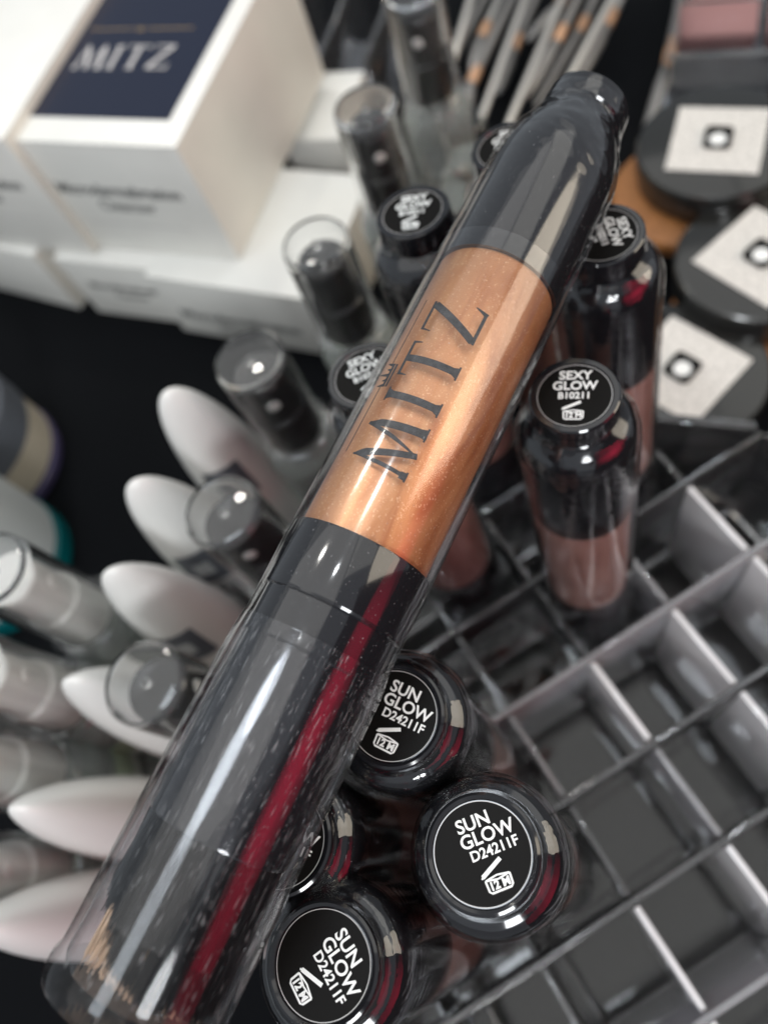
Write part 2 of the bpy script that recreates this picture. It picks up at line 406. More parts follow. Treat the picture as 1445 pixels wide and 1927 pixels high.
def head_parts(head):
    if head == 'slim':
        disc = [(0, 0.35), (5.6, 0.35), (5.75, 0.0), (6.5, 0.0), (6.75, 0.25), (6.8, 0.6), (6.8, 3.9), (6.5, 4.2), (0, 4.2)]
        body = [(0, 4.2), (6.45, 4.2), (6.5, 5.0), (7.0, 6.4), (7.7, 8.0), (8.4, 10.0), (8.9, 12.4), (9.2, 15), (9.3, 18), (9.3, 35.5), (0, 35.5)]
        return disc, body, 5.5
    if head == 'narrow':
        disc = [(0, 0.35), (5.55, 0.35), (5.6, 0.35), (5.75, 0.0), (6.5, 0.0), (6.75, 0.25), (6.8, 0.6), (6.8, 3.9), (6.5, 4.2), (0, 4.2)]
        body = [(0, 4.2), (6.1, 4.2), (6.1, 5.7), (6.6, 6.2), (7.9, 7.0), (8.8, 8.2), (9.2, 9.8), (9.3, 12), (9.3, 35.5), (0, 35.5)]
        lab_r = 5.5
    else:
        disc = [(0, 0.55), (6.05, 0.55), (6.2, 0.2), (6.6, 0.0), (6.95, 0.2), (7.05, 0.7), (7.05, 2.6), (0, 2.6)]
        body = [(0, 2.6), (7.1, 2.6), (7.6, 2.5), (8.4, 2.9), (9.1, 3.8), (9.5, 5.4), (9.7, 7.4), (9.7, 35.5), (0, 35.5)]
        lab_r = 5.95
    return disc, body, lab_r
SH = {}
for hd in ('narrow', 'wide', 'slim'):
    d_, b_, lr = head_parts(hd)
    SH[hd] = dict(disc=lathe('end_cap', s2z(d_), 64), body=lathe('grip', s2z(b_), 64, 25), film=film_me(hd), lab=lr,
                  label=lathe('label', [(0, PL-(0.42 if hd == 'wide' else 0.22)), (lr, PL-(0.42 if hd == 'wide' else 0.22)), (lr, PL-0.5), (0, PL-0.5)], 64),
                  rim=lathe('label_rim', [(lr-0.085, PL-(0.39 if hd == 'wide' else 0.19)), (lr, PL-(0.39 if hd == 'wide' else 0.19)), (lr, PL-0.45), (lr-0.085, PL-0.45)], 64, closed=True))
SH['fluid'] = lathe('shimmer_barrel', s2z([(0, 35.5), (8.65, 35.5), (8.9, 35.9), (8.9, 77.4), (0, 77.4)]), 64)
SH['barrel'] = lathe('barrel', s2z([(9.95, 33), (9.95, 45), (9.95, 60), (9.95, 77.6)]), 64)
SH['collar'] = lathe('collar', s2z([(0, 77.5), (9.8, 77.5), (9.9, 77.8), (9.9, 85.6), (9.75, 85.9), (9.4, 86.1), (9.4, 91.5), (9.2, 91.8), (0, 91.8)]), 64, 25)
SH['sleeve'] = lathe('sleeve', s2z([(0, 91.8), (9.0, 91.8), (9.0, 112.8), (8.85, 113.2), (8.4, 113.2), (8.4, 106), (0, 106)]), 64, 25)
SH['cap'] = lathe('clear_cap', s2z([(10.15, 90.0), (10.2, 98), (10.25, 110), (10.35, 128.5), (10.75, 129.6), (10.8, 131), (10.6, 131.7), (10.1, 132), (.3, 132), (.3, 129.4), (9.2, 129.4), (9.5, 128.6), (9.5, 110), (9.5, 90.0)]), 64, 30, closed=True)
bm = bmesh.new()                                              # black brush: a core and separate hairs
rr = random.Random(5)
TAN_SIDE = -1.0                                                # the tan tips show on the left of the lying pen
def hair(bm, r0, a0, z0, r1, a1, z1, wd):
    p0 = Vector((r0*math.cos(a0), r0*math.sin(a0), z0)); p1 = Vector((r1*math.cos(a1), r1*math.sin(a1), z1))
    mid = p0.lerp(p1, .5)+Vector((rr.gauss(0, .22), rr.gauss(0, .22), 0))
    rings = []
    for p, k in ((p0, 1), (mid, .9), (p1, .35)):
        rings.append([bm.verts.new((p+Vector((math.cos(q)*wd*k, math.sin(q)*wd*k, 0)))/1000) for q in (0, 2.1, 4.2)])
    for A, B in zip(rings, rings[1:]):
        for i in range(3): bm.faces.new((A[i], A[(i+1) % 3], B[(i+1) % 3], B[i]))
for i in range(3600):
    a = rr.uniform(0, 6.283); rad = 8.5*math.sqrt(rr.uniform(0.62, 1))
    da_ = (a*TAN_SIDE-1.35+math.pi) % (2*math.pi)-math.pi
    end = 128.4-6.6*math.exp(-(da_/0.75)**2)+0.5*math.sin(a*9)+rr.gauss(0, .45)
    hair(bm, rad*.97, a, PL-rr.uniform(105, 111), min(rad*rr.uniform(0.95, 1.03), 8.95), a+rr.gauss(0, .035), PL-min(end, 128.6), rr.uniform(.08, .17))
SH['hairs'] = me_from(bm, 'bristles', False)
SH['core'] = lathe('brush_core', s2z([(0, 107), (8.3, 107), (8.25, 116), (8.0, 122.2), (6, 122.8), (0, 123)]), 48)
bm = bmesh.new()
for i in range(1500):
    a = rr.uniform(0, 6.283); rad = 7.1*math.sqrt(rr.uniform(0.05, 1))
    hair(bm, rad, a, PL-119.5, min(rad*1.08, 7.9), a+rr.gauss(0, .03), PL-rr.uniform(127.4, 129.0), rr.uniform(.12, .22))
SH['tips'] = me_from(bm, 'bristle_tips', False)

def jar_symbol():
    """open-jar mark: lid, rim, box, 12 M"""
    st = [([(-1.05, 0.0), (-1.0, -0.95), (-0.85, -1.0), (0.85, -1.0), (1.0, -0.95), (1.05, 0.0)], [.17]*6, 14),
          ([(-1.05, 0.0), (0, 0.16), (1.05, 0.0)], [.14]*3, 6), ([(-1.05, 0.0), (0, -0.16), (1.05, 0.0)], [.14]*3, 6),
          ([(-1.15, 0.32), (0.75, 1.22)], [.34, .34], 3), ([(-1.2, 0.36), (-1.10, 0.26)], [.3, .3], 2)]
    return strokes_me(st, lambda x, y, l: (x*0.00115, y*0.00115, 0.00001*l), 'jar_symbol')
JAR = jar_symbol()
def pen(label, head, top, base, kind, text_deg=None, hairs=True, words=None, fluid='copper_shimmer', group=None, film='film', top_px=None, roll=0.0):
    """top, base: world points of the label end and of the brush end"""
    axis = (top-base).normalized()
    q = axis.to_track_quat('Z', 'Y').to_matrix()
    if text_deg is not None:                                   # turn about the axis so that the label reads along text_deg
        c = top_px; h = top.z
        dirw = at(c[0]+15*math.cos(math.radians(text_deg)), c[1]+15*math.sin(math.radians(text_deg)), h)-at(c[0], c[1], h)
        lx = q.transposed() @ dirw; roll = math.atan2(lx.y, lx.x)
    m = Matrix.Translation(top-axis*PL/1000) @ q.to_4x4() @ Matrix.Rotation(roll, 4, 'Z')
    t = thing('glow_pen', label, 'cosmetic pen', group, m @ Matrix.Diagonal((1.07, 1.07, 1, 1)))
    S = SH[head]
    cap = link('end_cap', S['disc'], M['black_gloss'], t)
    link('grip', S['body'], M['black_gloss'], t)
    link('shimmer_barrel', SH['fluid'] if fluid == 'copper_shimmer' else SH['fluid'].copy(), M[fluid], t).data
    link('barrel', SH['barrel'], M['clear_barrel'], t)
    link('collar', SH['collar'], M['black_gloss'], t)
    link('sleeve', SH['sleeve'], M['black_gloss'], t)
    link('clear_cap', SH['cap'], M['clear_cap'], t)
    br = link('brush', SH['core'], M['bristle_black'], t)
    if hairs:
        b1 = link('bristles', SH['hairs'], M['bristle_black'], br); b1['kind'] = 'stuff'
        b2 = link('bristle_tips', SH['tips'], M['bristle_tan'], br); b2['kind'] = 'stuff'
    link('shrink_film', S['film'], M[film], t)
    if words:
        zt = (PL-(0.22 if head == 'narrow' else 0.42))/1000+0.00003
        lb = link('label', S['label'], M['black_label'], cap)
        link('label_rim', S['rim'], M['pale_print'], cap)
        k = S['lab']/6.6
        if words[0] == 'SUN': rows = ((words[0], 2.5, -2.2, 3.9, .05), (words[1], 2.5, -2.4, 1.85, .05), (words[2], 1.85, -1.7, -0.1, .045)); jx, jy, js = 0.8, -3.35, 1.42
        else: rows = ((words[0], 2.55, None, 4.2, .06), (words[1], 2.55, None, 1.95, .06), (words[2], 1.9, None, -0.15, .05)); jx, jy, js = 0.0, -3.45, 1.42
        for s_, sz, x, y, bd in rows:
            link('lettering', text_me(s_, sz*k, bd*k, 'CENTER' if x is None else 'LEFT'), M['white_print'], cap, ((x or 0)*k/1000, y*k/1000, zt))
        j = link('jar_symbol', JAR, M['white_print'], cap, (jx*k/1000, jy*k/1000, zt)); j.scale = (k*js, k*js, 1)
        link('lettering', text_me('12 M', 1.0*k*js, .06*k), M['white_print'], cap, (jx*k/1000, (jy-.62*js)*k/1000, zt+.00003))
    return t
SEXY, SUN = ('SEXY', 'GLOW', 'B10211'), ('SUN', 'GLOW', 'D24211F')
PT = 0.1365
def stand(px, cell_ab, **kw):
    top = at(px[0], px[1], PT); base = cell(*cell_ab, 0.0045)
    d = (base-top).normalized(); top2 = base-d*PL/1000
    # keep the label end where the photo shows it
    return pen(top=top, base=top+d*PL/1000, top_px=px, **kw)
GP = 'glow pens standing in the acrylic organizer'
stand((1080, 742), (1.45, -1.55), label='black pen standing alone on the right, its end label reading SEXY GLOW upright', head='narrow', kind=0, text_deg=0, words=SEXY, hairs=False, fluid='rose_shimmer', group=GP, film='film_tight')
stand((690, 705), (0.42, -2.45), label='black pen labelled SEXY GLOW whose label is half hidden behind the lying pen', head='narrow', kind=0, text_deg=-22, words=SEXY, hairs=False, fluid='rose_shimmer', group=GP, film='film_tight')
stand((775, 397), (1.40, -3.45), label='blurred black SEXY GLOW pen next to the upper clear-capped sprayers', head='narrow', kind=0, text_deg=-6, words=SEXY, hairs=False, fluid='rose_shimmer', group=GP, film='film_tight')
stand((1133, 440), (2.55, -2.50), label='black pen tucked behind the upper right side of the lying pen', head='narrow', kind=0, text_deg=70, words=SEXY, hairs=False, fluid='rose_shimmer', group=GP, film='film_tight')
stand((955, 275), (2.5, -3.5), label='dark pen end peeking out left of the lying pen near its tip', head='narrow', kind=0, text_deg=0, words=SEXY, hairs=False, fluid='rose_shimmer', group=GP, film='film_tight')
stand((738, 1345), (-0.55, -0.60), label='SUN GLOW pen touching the right edge of the clear brush cap', head='wide', kind=0, text_deg=26, words=SUN, hairs=False, fluid='rose_shimmer', group=GP, film='film_tight')
stand((906, 1605), (-0.52, 0.42), label='SUN GLOW pen rightmost of the three, its label tilted upward', head='wide', kind=0, text_deg=-22, words=SUN, hairs=False, fluid='rose_shimmer', group=GP, film='film_tight')
stand((606, 1815), (-1.55, 0.42), label='SUN GLOW pen lowest in the picture, its label turned sideways', head='wide', kind=0, text_deg=63, words=SUN, hairs=False, fluid='rose_shimmer', group=GP, film='film_tight')
stand((525, 1578), (-1.55, -0.58), label='pen mostly hidden under the clear brush cap, only its round shoulder showing', head='wide', kind=0, text_deg=30, words=SUN, hairs=False, fluid='rose_shimmer', group=GP, film='film_tight')

# the pen lying across the others
m_top = at(1105, 203, 0.1492); m_end = at(245, 1905, 0.1492)
PLm = (m_top-m_end).length*1000
ax = (m_top-m_end).normalized()
mid = m_top.lerp(m_end, 0.45); tocam = (Vector((0, 0, CAM_H))-mid); tocam = (tocam-ax*tocam.dot(ax)).normalized()
hero = pen(label='shrink-wrapped brush pen with copper barrel lettered MITZ lying across the others', head='slim', top=m_top, base=m_end, kind=0, film='film')
qx = tocam; qz = ax; qy = qz.cross(qx)
k = 1.055
hero.matrix_world = Matrix.Translation(m_top-ax*PLm/1000) @ Matrix((qx, qy, qz)).transposed().to_4x4() @ Matrix.Diagonal((k, k, PLm/PL, 1))
print('hero length', PLm)
# local frame of the lying pen: x towards the camera, z along the axis to the black end
def wrap(x, y, s0, phi0, hgt, r, li=0):
    """x along the reading direction (towards the black end), y = letter height fraction"""
    z = (PL-s0+x)/1000; a = (phi0+y*hgt/r)
    R_ = (r+0.004*li)/1000
    return (R_*math.cos(a), R_*math.sin(a), z)
side = 1.0 if (qy.dot(CAMR @ Vector((-1, 0, 0))) > 0) else -1.0   # which way round is left in the photo
L_ = serif_letters(); HG = 7.7; WS = 6.7; RB = 10.0
bar = [o for o in hero.children if o.name.startswith('barrel')][0]
base_phi = -0.07*side
pos = {'M': 69.6, 'I': 60.9, 'T': 56.9, 'Z': 50.3}
for ch in 'MITZ':
    wd, st = L_[ch]
    me = strokes_me(st, lambda x, y, li, s0=pos[ch]: wrap(x*WS, y*side, s0, base_phi, HG, RB, li))
    link('lettering', me, M['dark_print'], bar)
lines = [([(0, 0), (8.4, 0)], [.16, .16], 2), ([(11.6, 0), (20.6, 0)], [.16, .16], 2)]
me = strokes_me(lines, lambda x, y, li: wrap(x*1.12, (y/HG+1.22)*side, 68.4, base_phi, HG, RB, li)); link('printed_line', me, M['dark_print'], bar)
me = strokes_me(crown_strokes(), lambda x, y, li: wrap(11.2+x*3.4, (y*2.9/HG+1.10)*side, 68.4, base_phi, HG, RB, li)); link('crown', me, M['dark_print'], bar)

# ---------------------------------------------------------------- spray bottles with clear overcaps
SP = dict(
    body=lathe('bottle', [(0, 0.6), (11.2, 0.6), (11.9, 1.6), (12, 4), (12, 54), (11.7, 57), (10.6, 60), (9.0, 62), (8.3, 62.6), (8.3, 64.5), (0, 64.5)], 48, 30),
    ring=lathe('collar', [(8.4, 62.8), (10.6, 62.8), (11.2, 63.4), (11.2, 64.6), (10.6, 65.3), (9.6, 65.6), (8.4, 65.6)], 48, 30, closed=True),
    pump=lathe('pump', [(0, 64.7), (7.6, 64.7), (7.7, 66), (7.7, 78), (7.3, 78.4), (6.7, 78.8), (6.7, 92.2), (6.3, 92.8), (0, 92.8)], 48, 30),
    over=lathe('overcap', [(.2, 99.9), (7.2, 100), (8.4, 99.7), (9.0, 98.9), (9.2, 97.6), (9.35, 80), (9.5, 66.2), (9.1, 66.2), (8.9, 80), (8.75, 97.2), (8.2, 98.1), (.2, 98.2)], 48, 30, closed=True),
    nub=lathe('cap_nub', [(0, 98.15), (0.5, 98.1), (0.95, 97.7), (1.1, 97.0), (0.8, 96.5), (0, 96.3)], 20, 50),
    tube=lathe('dip_tube', [(0, 6), (1.3, 6), (1.3, 62), (0, 62)], 16, 40))
bm = bmesh.new(); bmesh.ops.create_uvsphere(bm, u_segments=20, v_segments=10, radius=1)
for v in bm.verts: v.co = Vector((v.co.x*0.0006, v.co.y*0.0018, v.co.z*0.0018))
SP['noz'] = me_from(bm, 'nozzle')
def sprayer(px, label, tilt=(0, 0), rot=0.0, pump='pump_black', liq='clear_liquid', group=None, h=0.100, green=False, ovr='cap_plastic'):
    p = at(px[0], px[1], h)
    m = Matrix.Translation((p.x, p.y, 0)) @ Matrix.Rotation(rot, 4, 'Z')
    t = thing('spray_bottle', label, 'spray bottle', group, m @ Matrix.Diagonal((1, 1, h/0.100, 1)))
    link('bottle', SP['body'] if liq == 'clear_liquid' else SP['body'].copy(), M[liq], t)
    link('collar', SP['ring'] , M['clear_barrel'], t)
    me = SP['pump'] if pump == 'pump_black' else SP['pump'].copy(); 
    if pump != 'pump_black': me.materials.clear()
    pu = link('pump', me, M[pump], t)
    link('nozzle', SP['noz'], M['white_plastic'], pu, (0.0067, 0, 0.0865))
    oc = link('overcap', SP['over'], M[ovr], t); link('cap_nub', SP['nub'], M['cap_plastic'], oc)
    link('dip_tube', SP['tube'], M['overcap'], t)
    if green:
        lab = lathe('label', [(12.08, 8), (12.08, 50)], 48); link('label', lab, M['label_print'], t)
    return t
GS = 'black sprayers with clear overcaps standing in a row'
ws = math.radians(-75)
sprayer((775, -25), 'spray bottle with black pump at the top edge, farthest of the row', rot=ws-.4, group=GS)
sprayer((683, 195), 'spray bottle with black pump beside the white box corner and above SEXY GLOW', rot=ws, group=GS)
sprayer((590, 452), 'spray bottle with black pump in front of the white box, third from the top', rot=ws+2.2, group=GS)
sprayer((465, 672), 'spray bottle with black pump and pale nozzle left of the half-hidden SEXY GLOW pen', rot=ws+.1, group=GS)
sprayer((413, 958), 'spray bottle with clear round cap top in front of the second white tube', rot=ws+.1, group=GS)
sprayer((265, 1282), 'spray bottle lowest of the black sprayers, its cap over the fourth white tube', rot=ws+1.5, group=GS)

# label print for the pale sprayers: sage bands and grey lines of small print
def label_print():
    m, nt, N, L, p = nodes('label_print')
    tc = N.new('ShaderNodeTexCoord'); sx = N.new('ShaderNodeSeparateXYZ'); L.new(tc.outputs['Object'], sx.inputs[0])
    cr = N.new('ShaderNodeValToRGB'); cr.color_ramp.interpolation = 'CONSTANT'
    mr = N.new('ShaderNodeMapRange'); mr.inputs[1].default_value = 0.008; mr.inputs[2].default_value = 0.050; L.new(sx.outputs[2], mr.inputs[0])
    e = cr.color_ramp.elements; e[0].color = (.45, .52, .40, 1); e[1].position = .22; e[1].color = (.62, .65, .60, 1)
    k = e.new(.62); k.color = (.20, .22, .21, 1); k = e.new(.70); k.color = (.60, .64, .58, 1); k = e.new(.80); k.color = (.42, .50, .36, 1)
    L.new(mr.outputs[0], cr.inputs[0]); L.new(cr.outputs[0], p.inputs['Base Color']); p.inputs['Roughness'].default_value = .4
    M['label_print'] = m
label_print()
GW = 'white pumps with clear overcaps at the left edge'
sprayer((-25, 1068), 'white pump bottle with clear cap, uppermost at the left edge', rot=.2, pump='white_plastic', group=GW, h=.108, green=True)
sprayer((-85, 1255), 'white pump bottle with clear cap, middle one at the left edge', rot=.2, pump='white_plastic', group=GW, h=.108, green=True)
sprayer((-150, 1425), 'white pump bottle with clear cap, lowest and most cut off at the left edge', rot=.2, pump='white_plastic', group=GW, h=.108, green=True)
sprayer((-120, 1650), 'pale bottle with sage and grey label beside the lowest white tubes', rot=.2, pump='white_plastic', group=GW, h=.098, green=True)

# ---------------------------------------------------------------- white squeeze tubes with rounded flat ends
def tube_r(z):
    k_ = 1.0 if z < 30 else math.sqrt(max(1-((z-30)/66.0)**2.1, 0.0))
    return 12.4*max(k_, 0.02), 11.2*max(k_, .02)**1.35
def tube_patch(a0, da, z0, z1, off, name):
    bm = bmesh.new(); V = {}
    for i in range(9):
        for j in range(9):
            a = a0+da*(-1+i/4); z = z0+(z1-z0)*j/8; w_, t_ = tube_r(z)
            V[i, j] = bm.verts.new(((w_+off)*math.cos(a)/1000, (t_+off)*math.sin(a)/1000, z/1000))
    for i in range(8):
        for j in range(8): bm.faces.new((V[i, j], V[i+1, j], V[i+1, j+1], V[i, j+1]))
    return me_from(bm, name)
def tube_me():
    bm = bmesh.new(); rings = []; n = 40; H_ = 96.0
    zs = [0, 2, 2.2, 12, 24, 36, 48, 58, 67, 75, 81, 86, 90, 92.5, 94.3, 95.4, 96]
    for z in zs:
        t = z/H_
        k_ = 1.0 if z < 30 else math.sqrt(max(1-((z-30)/66.0)**2.1, 0.0))
        wd = 12.4*max(k_, 0.02); th = 11.2*max(k_, .02)**1.35
        rings.append([bm.verts.new((wd*math.cos(6.2832*i/n)/1000, th*math.sin(6.2832*i/n)/1000, z/1000)) for i in range(n)])
    for A, B in zip(rings, rings[1:]):
        for i in range(n): bm.faces.new((A[i], A[(i+1) % n], B[(i+1) % n], B[i]))
    bm.faces.new(rings[-1]); bm.faces.new(rings[0])
    return me_from(bm, 'tube', True, 50)
TUBE = tube_me()
TCAP = lathe('tube_cap', [(0, 0.3), (12.6, 0.3), (13, 0.8), (13, 13), (12.6, 13.4), (0, 13.4)], 40)

def tube(px, label, h=0.098, yaw=0.0, sticker=None):
    p = at(px[0], px[1], h)
    t = thing('squeeze_tube', label, 'squeeze tube', 'white squeeze tubes with rounded ends', Matrix.Translation((p.x, p.y, 0)) @ Matrix.Rotation(yaw, 4, 'Z') @ Matrix.Diagonal((1, 1, h/.096, 1)))
    link('tube', TUBE, M['white_plastic'], t)
    link('cap', TCAP, M['white_plastic'], t)
    if sticker is not None:
        a0 = math.radians(sticker)-yaw
        s = link('sticker', tube_patch(a0, .55, 52, 68, .15, 'sticker'), M['grey_plastic'], t)
        link('sticker_mark', tube_patch(a0, .22, 57, 63, .25, 'sticker_mark'), M['pale_grey'], s)
    return t
for px, lb_, yw, st in (((312, 735), 'white tube uppermost of the group, dark square sticker on its flank', 35, -72), ((250, 905), 'second white tube down, its lower half behind a clear cap', 30, -75),
                        ((205, 1072), 'third white tube down, broad and fully in view above the round clear cap', 22, -78), ((130, 1278), 'fourth white tube down, tip left of the round clear cap', 8, None),
                        ((28, 1520), 'fifth white tube down, pointing left beside the clear brush cap', 0, None), ((-45, 1745), 'lowest white tube at the left edge beside the clear brush cap', -6, None)):
    tube(px, lb_, yaw=math.radians(yw), sticker=st)

# ---------------------------------------------------------------- jars at the left edge
def jar(px, h, rad, label, bands):
    p = at(px[0], px[1], h)
    t = thing('cosmetic_jar', label, 'jar', None, Matrix.Translation((p.x, p.y, 0)))
    for nm, z0, z1, dr, mt in bands:
        r = rad+dr
        link(nm, lathe(nm, [(0, z0+.2), (r-.8, z0+.2), (r, z0+1), (r, z1-1.2), (r-1, z1-.2), (0, z1-.2)], 72, 30), M[mt], t)
    return t
jar((-185, 765), .052, 31, 'dark lidded jar with beige label band at the left edge', [('base', 0, 6, 0, 'purple_glass'), ('label', 6, 22, -.6, 'beige_label'), ('lid', 22, 40, .2, 'grey_plastic'), ('lid_rim', 40, 52, -.8, 'white_plastic')])
jar((-165, 975), .05, 28, 'pale grey jar with teal glass base at the left edge', [('base', 0, 10, 0, 'teal'), ('label', 10, 50, -.5, 'pale_grey')])

# ---------------------------------------------------------------- white cartons
def flat(x, y, li, sc_, ox, oy): return ((ox+x*sc_)/1000, (oy+y*sc_)/1000, 0.00006+0.00001*li)
def carton(corner, yaw, sx, sy, z0, z1, label, text=True, top='plain', tx=None):
    """corner: world xy of the front right edge; yaw of the front face"""
    ux = Vector((math.cos(yaw), math.sin(yaw), 0)); uy = Vector((-math.sin(yaw), math.cos(yaw), 0))
    c = Vector((corner.x, corner.y, z0)) - ux*sx/2000 + uy*sy/2000
    t = thing('carton', label, 'carton', 'white product cartons', Matrix.Translation(c) @ Matrix.Rotation(yaw, 4, 'Z'))
    hgt = (z1-z0)*1000
    # six card panels
    th = 0.6
    link('side_panel', boxme('side_panel', th, sy-1.3, hgt-1.3, .15), M['cream_card'], t, (sx/2000-th/2000, 0, .00065))
    link('side_panel', boxme('side_panel', th, sy-1.3, hgt-1.3, .15), M['cream_card'], t, (-sx/2000+th/2000, 0, .00065))
    fp = link('front_panel', boxme('front_panel', sx, th, hgt-1.3, .2), M['white_card'], t, (0, -sy/2000+th/2000, .00065))
    link('back_panel', boxme('back_panel', sx, th, hgt-1.3, .2), M['white_card'], t, (0, sy/2000-th/2000, .00065))
    tp = link('top_panel', boxme('top_panel', sx+.1, sy+.1, th, .25), M['white_card'], t, (0, 0, hgt/1000-th/1000))
    link('bottom_panel', boxme('bottom_panel', sx-.1, sy-.1, th, .2), M['white_card'], t)
    if text:
        k = sx/66
        for s_, y, z, g, bd in (('Microdermabrasion', 6.2, -19.5, 'grey_print', .20), ('Cleanser', 6.2, -26.0, 'grey_print', .10)):
            o = link('lettering', text_me(s_, y*k, bd), M[g], fp, ((tx or 0)/1000, -th/2000-.00008, hgt/1000+z*k/1000)); o.rotation_euler = (math.radians(90), 0, 0)
        if hgt > 45:
            o = link('printed_line', boxme('printed_line', sx*.62, .1, .35, 0), M['pale_print'], fp, ((tx or 0)/1000, -th/2000-.00003, hgt/1000-34.5*k/1000))
    if top == 'navy':
        lbx, lby = sx*.89, sy*.84
        lab = link('label', boxme('label', lbx, lby, .12, 0), M['navy'], tp, (sx*-.05/1000, sy*.035/1000, th/1000))
        st, wtot = wordmark(.2)
        s_ = lbx*.62/wtot; z_ = 0.13
        me = strokes_me(st, lambda x, y, li: flat(x, y, li, s_, -lbx*.31, -s_*.55-lby*.14)); o = link('lettering', me, M['pale_print'], lab); o.location.z = .00008
        cr_ = strokes_me(crown_strokes(), lambda x, y, li: flat(x, y, li, 3.2, 0, lby*.02)); o = link('crown', cr_, M['gold_print'], lab); o.location.z = .00008
        ln = strokes_me([([(-.34, 0), (-.05, 0)], [.008, .008], 2), ([(.05, 0), (.34, 0)], [.008, .008], 2)], lambda x, y, li: flat(x, y, li, lbx, 0, lby*.03)); o = link('printed_line', ln, M['gold_print'], lab); o.location.z = .00008
    return t
yawA = math.radians(-18)
hA = .088
cA = at(330, 277, hA)
carton(cA, yawA, 74, 100, .0352, hA, 'white carton with navy MITZ top label, in front at the upper left', top='navy')
cB = at(5, 262, .092)
carton(cB, yawA, 74, 100, .0352, .092, 'white carton left of the navy-labelled one, mostly out of frame')
cE = at(592, 566, .035)
carton(cE, math.radians(-20), 76, 60, 0, .035, 'low white carton under the navy-labelled one, nearest the sprayers', tx=-4)
cF = at(300, 520, .035)
carton(cF + Vector((-.002, .004, 0)), math.radians(-18), 52, 60, 0, .0345, 'low white carton between two others beneath the navy-labelled one', tx=2)
cD = at(62, 482, .035)
carton(cD, math.radians(-24), 70, 60, 0, .035, 'low white carton at the left edge with its brownish end turned forward', text=False)
cG = at(640, 262, .03)
carton(cG, math.radians(-14), 26, 40, 0, .03, 'small cream carton behind the tall white one beside a sprayer', text=False)

# ---------------------------------------------------------------- compacts on the right
CL = lathe('lid', [(0, 12.3), (24.5, 12.3), (26.2, 11.8), (27, 10.6), (27, 7.2), (26.6, 6.8), (0, 6.8)], 80, 30)
CB = lathe('base', [(0, 0), (25.6, 0), (26.6, .8), (26.8, 2), (26.8, 6.2), (26.4, 6.7), (0, 6.7)], 80, 30)
ST2 = boxme('sticker', 30, 30, .15, 0); ST3 = boxme('sticker_centre', 9, 9, .1, 1.5); 
def dome():
    bm = bmesh.new(); bmesh.ops.create_circle(bm, cap_ends=True, segments=24, radius=.0028); return me_from(bm, 'sticker_mark')
DOT = dome()
mat('sticker_paper', (0.60, 0.57, 0.53), 0.5, var=0.22, vscale=650)
def compact(px, h, label, turn, base='compact_black', sticker=True, lid='compact_black'):
    p = at(px[0], px[1], h)
    t = thing('powder_compact', label, 'compact', 'round powder compacts', Matrix.Translation((p.x, p.y, h-.0124)) @ Matrix.Rotation(turn, 4, 'Z'))
    link('base', CB if base == 'compact_black' else CB.copy(), M[base], t)
    if lid != 'compact_black': lm_ = CL.copy(); lm_.materials.clear()
    ld = link('lid', CL if lid == 'compact_black' else lm_, M[lid], t)
    if sticker:
        s = link('sticker', ST2, M['sticker_paper'], ld, (0, 0, .0123))
        c = link('sticker_centre', ST3, M['black_label'], s, (0, 0, .00016)); link('sticker_mark', DOT, M['white_print'], s, (0, 0, .0003))
    return t
def turn_for(px, h, deg):
    d = at(px[0]+15*math.cos(math.radians(deg)), px[1]+15*math.sin(math.radians(deg)), h)-at(px[0], px[1], h); return math.atan2(d.y, d.x)
for px, h, dg, lb_ in (((1350, 262), .034, 2, 'black round compact with upright pale square sticker, topmost of the stack'), ((1432, 480), .028, 30, 'black round compact cut by the right edge, pale square sticker tilted'),
                       ((1283, 694), .022, 30, 'black round compact with pale sticker next to the acrylic organizer')):
    compact(px, h, lb_, turn_for(px, h, dg))
def under(px, h, label, lid='tan_powder', base='compact_black'):
    o = compact(px, h, label, 0, base, False, lid); return o
CLc = None
o = under((1296, 352), .0205, 'tan powder compact under the topmost black compact')
o = under((1420, 590), .0150, 'rust brown compact low between the black compacts at the right edge')

# ---------------------------------------------------------------- makeup brushes at the top
def rod(p0, p1, prof, name, mt, parent, n=16):
    """tapered round bar along p0->p1, prof = [(fraction, radius mm)]"""
    bm = bmesh.new(); ax_ = (p1-p0); L0 = ax_.length; z = ax_.normalized(); q = z.to_track_quat('Z', 'Y').to_matrix(); rings = []
    for f, r in prof:
        rings.append([bm.verts.new(q @ Vector((r/1000*math.cos(6.2832*i/n), r/1000*math.sin(6.2832*i/n), f*L0))) for i in range(n)])
    for A, B in zip(rings, rings[1:]):
        for i in range(n): bm.faces.new((A[i], A[(i+1) % n], B[(i+1) % n], B[i]))
    bm.faces.new(rings[0]); bm.faces.new(rings[-1])
    return link(name, me_from(bm, name, True, 40), mt, parent)
def brush(tip, fer, end, label, h0=.006, h1=.012, r=1.8, hm='dull_silver'):
    a = at(*tip, h0); f = at(*fer, (h0+h1)/2); e = at(*end, h1)
    t = thing('makeup_brush', label, 'makeup brush', 'silver handled makeup brushes at the top', Matrix.Translation(f))
    o = Vector((0, 0, 0)); d = (e-f).normalized()
    rod(o-d*.004, d*.005, [(0, r*1.25), (.1, r*1.35), (.5, r*1.35), (.9, r*1.3), (1, r*1.15)], 'ferrule', M['copper_ferrule'], t)
    rod(d*.005, e-f, [(0, r*1.1), (.25, r*1.2), (.8, r*.85), (1, r*.6)], 'handle', M[hm], t)
    rod(o-d*.004, a-f, [(0, r*1.1), (.3, r*1.55), (.7, r*1.35), (.95, r*.8), (1, r*.35)], 'bristle_head', M['dull_silver'], t)
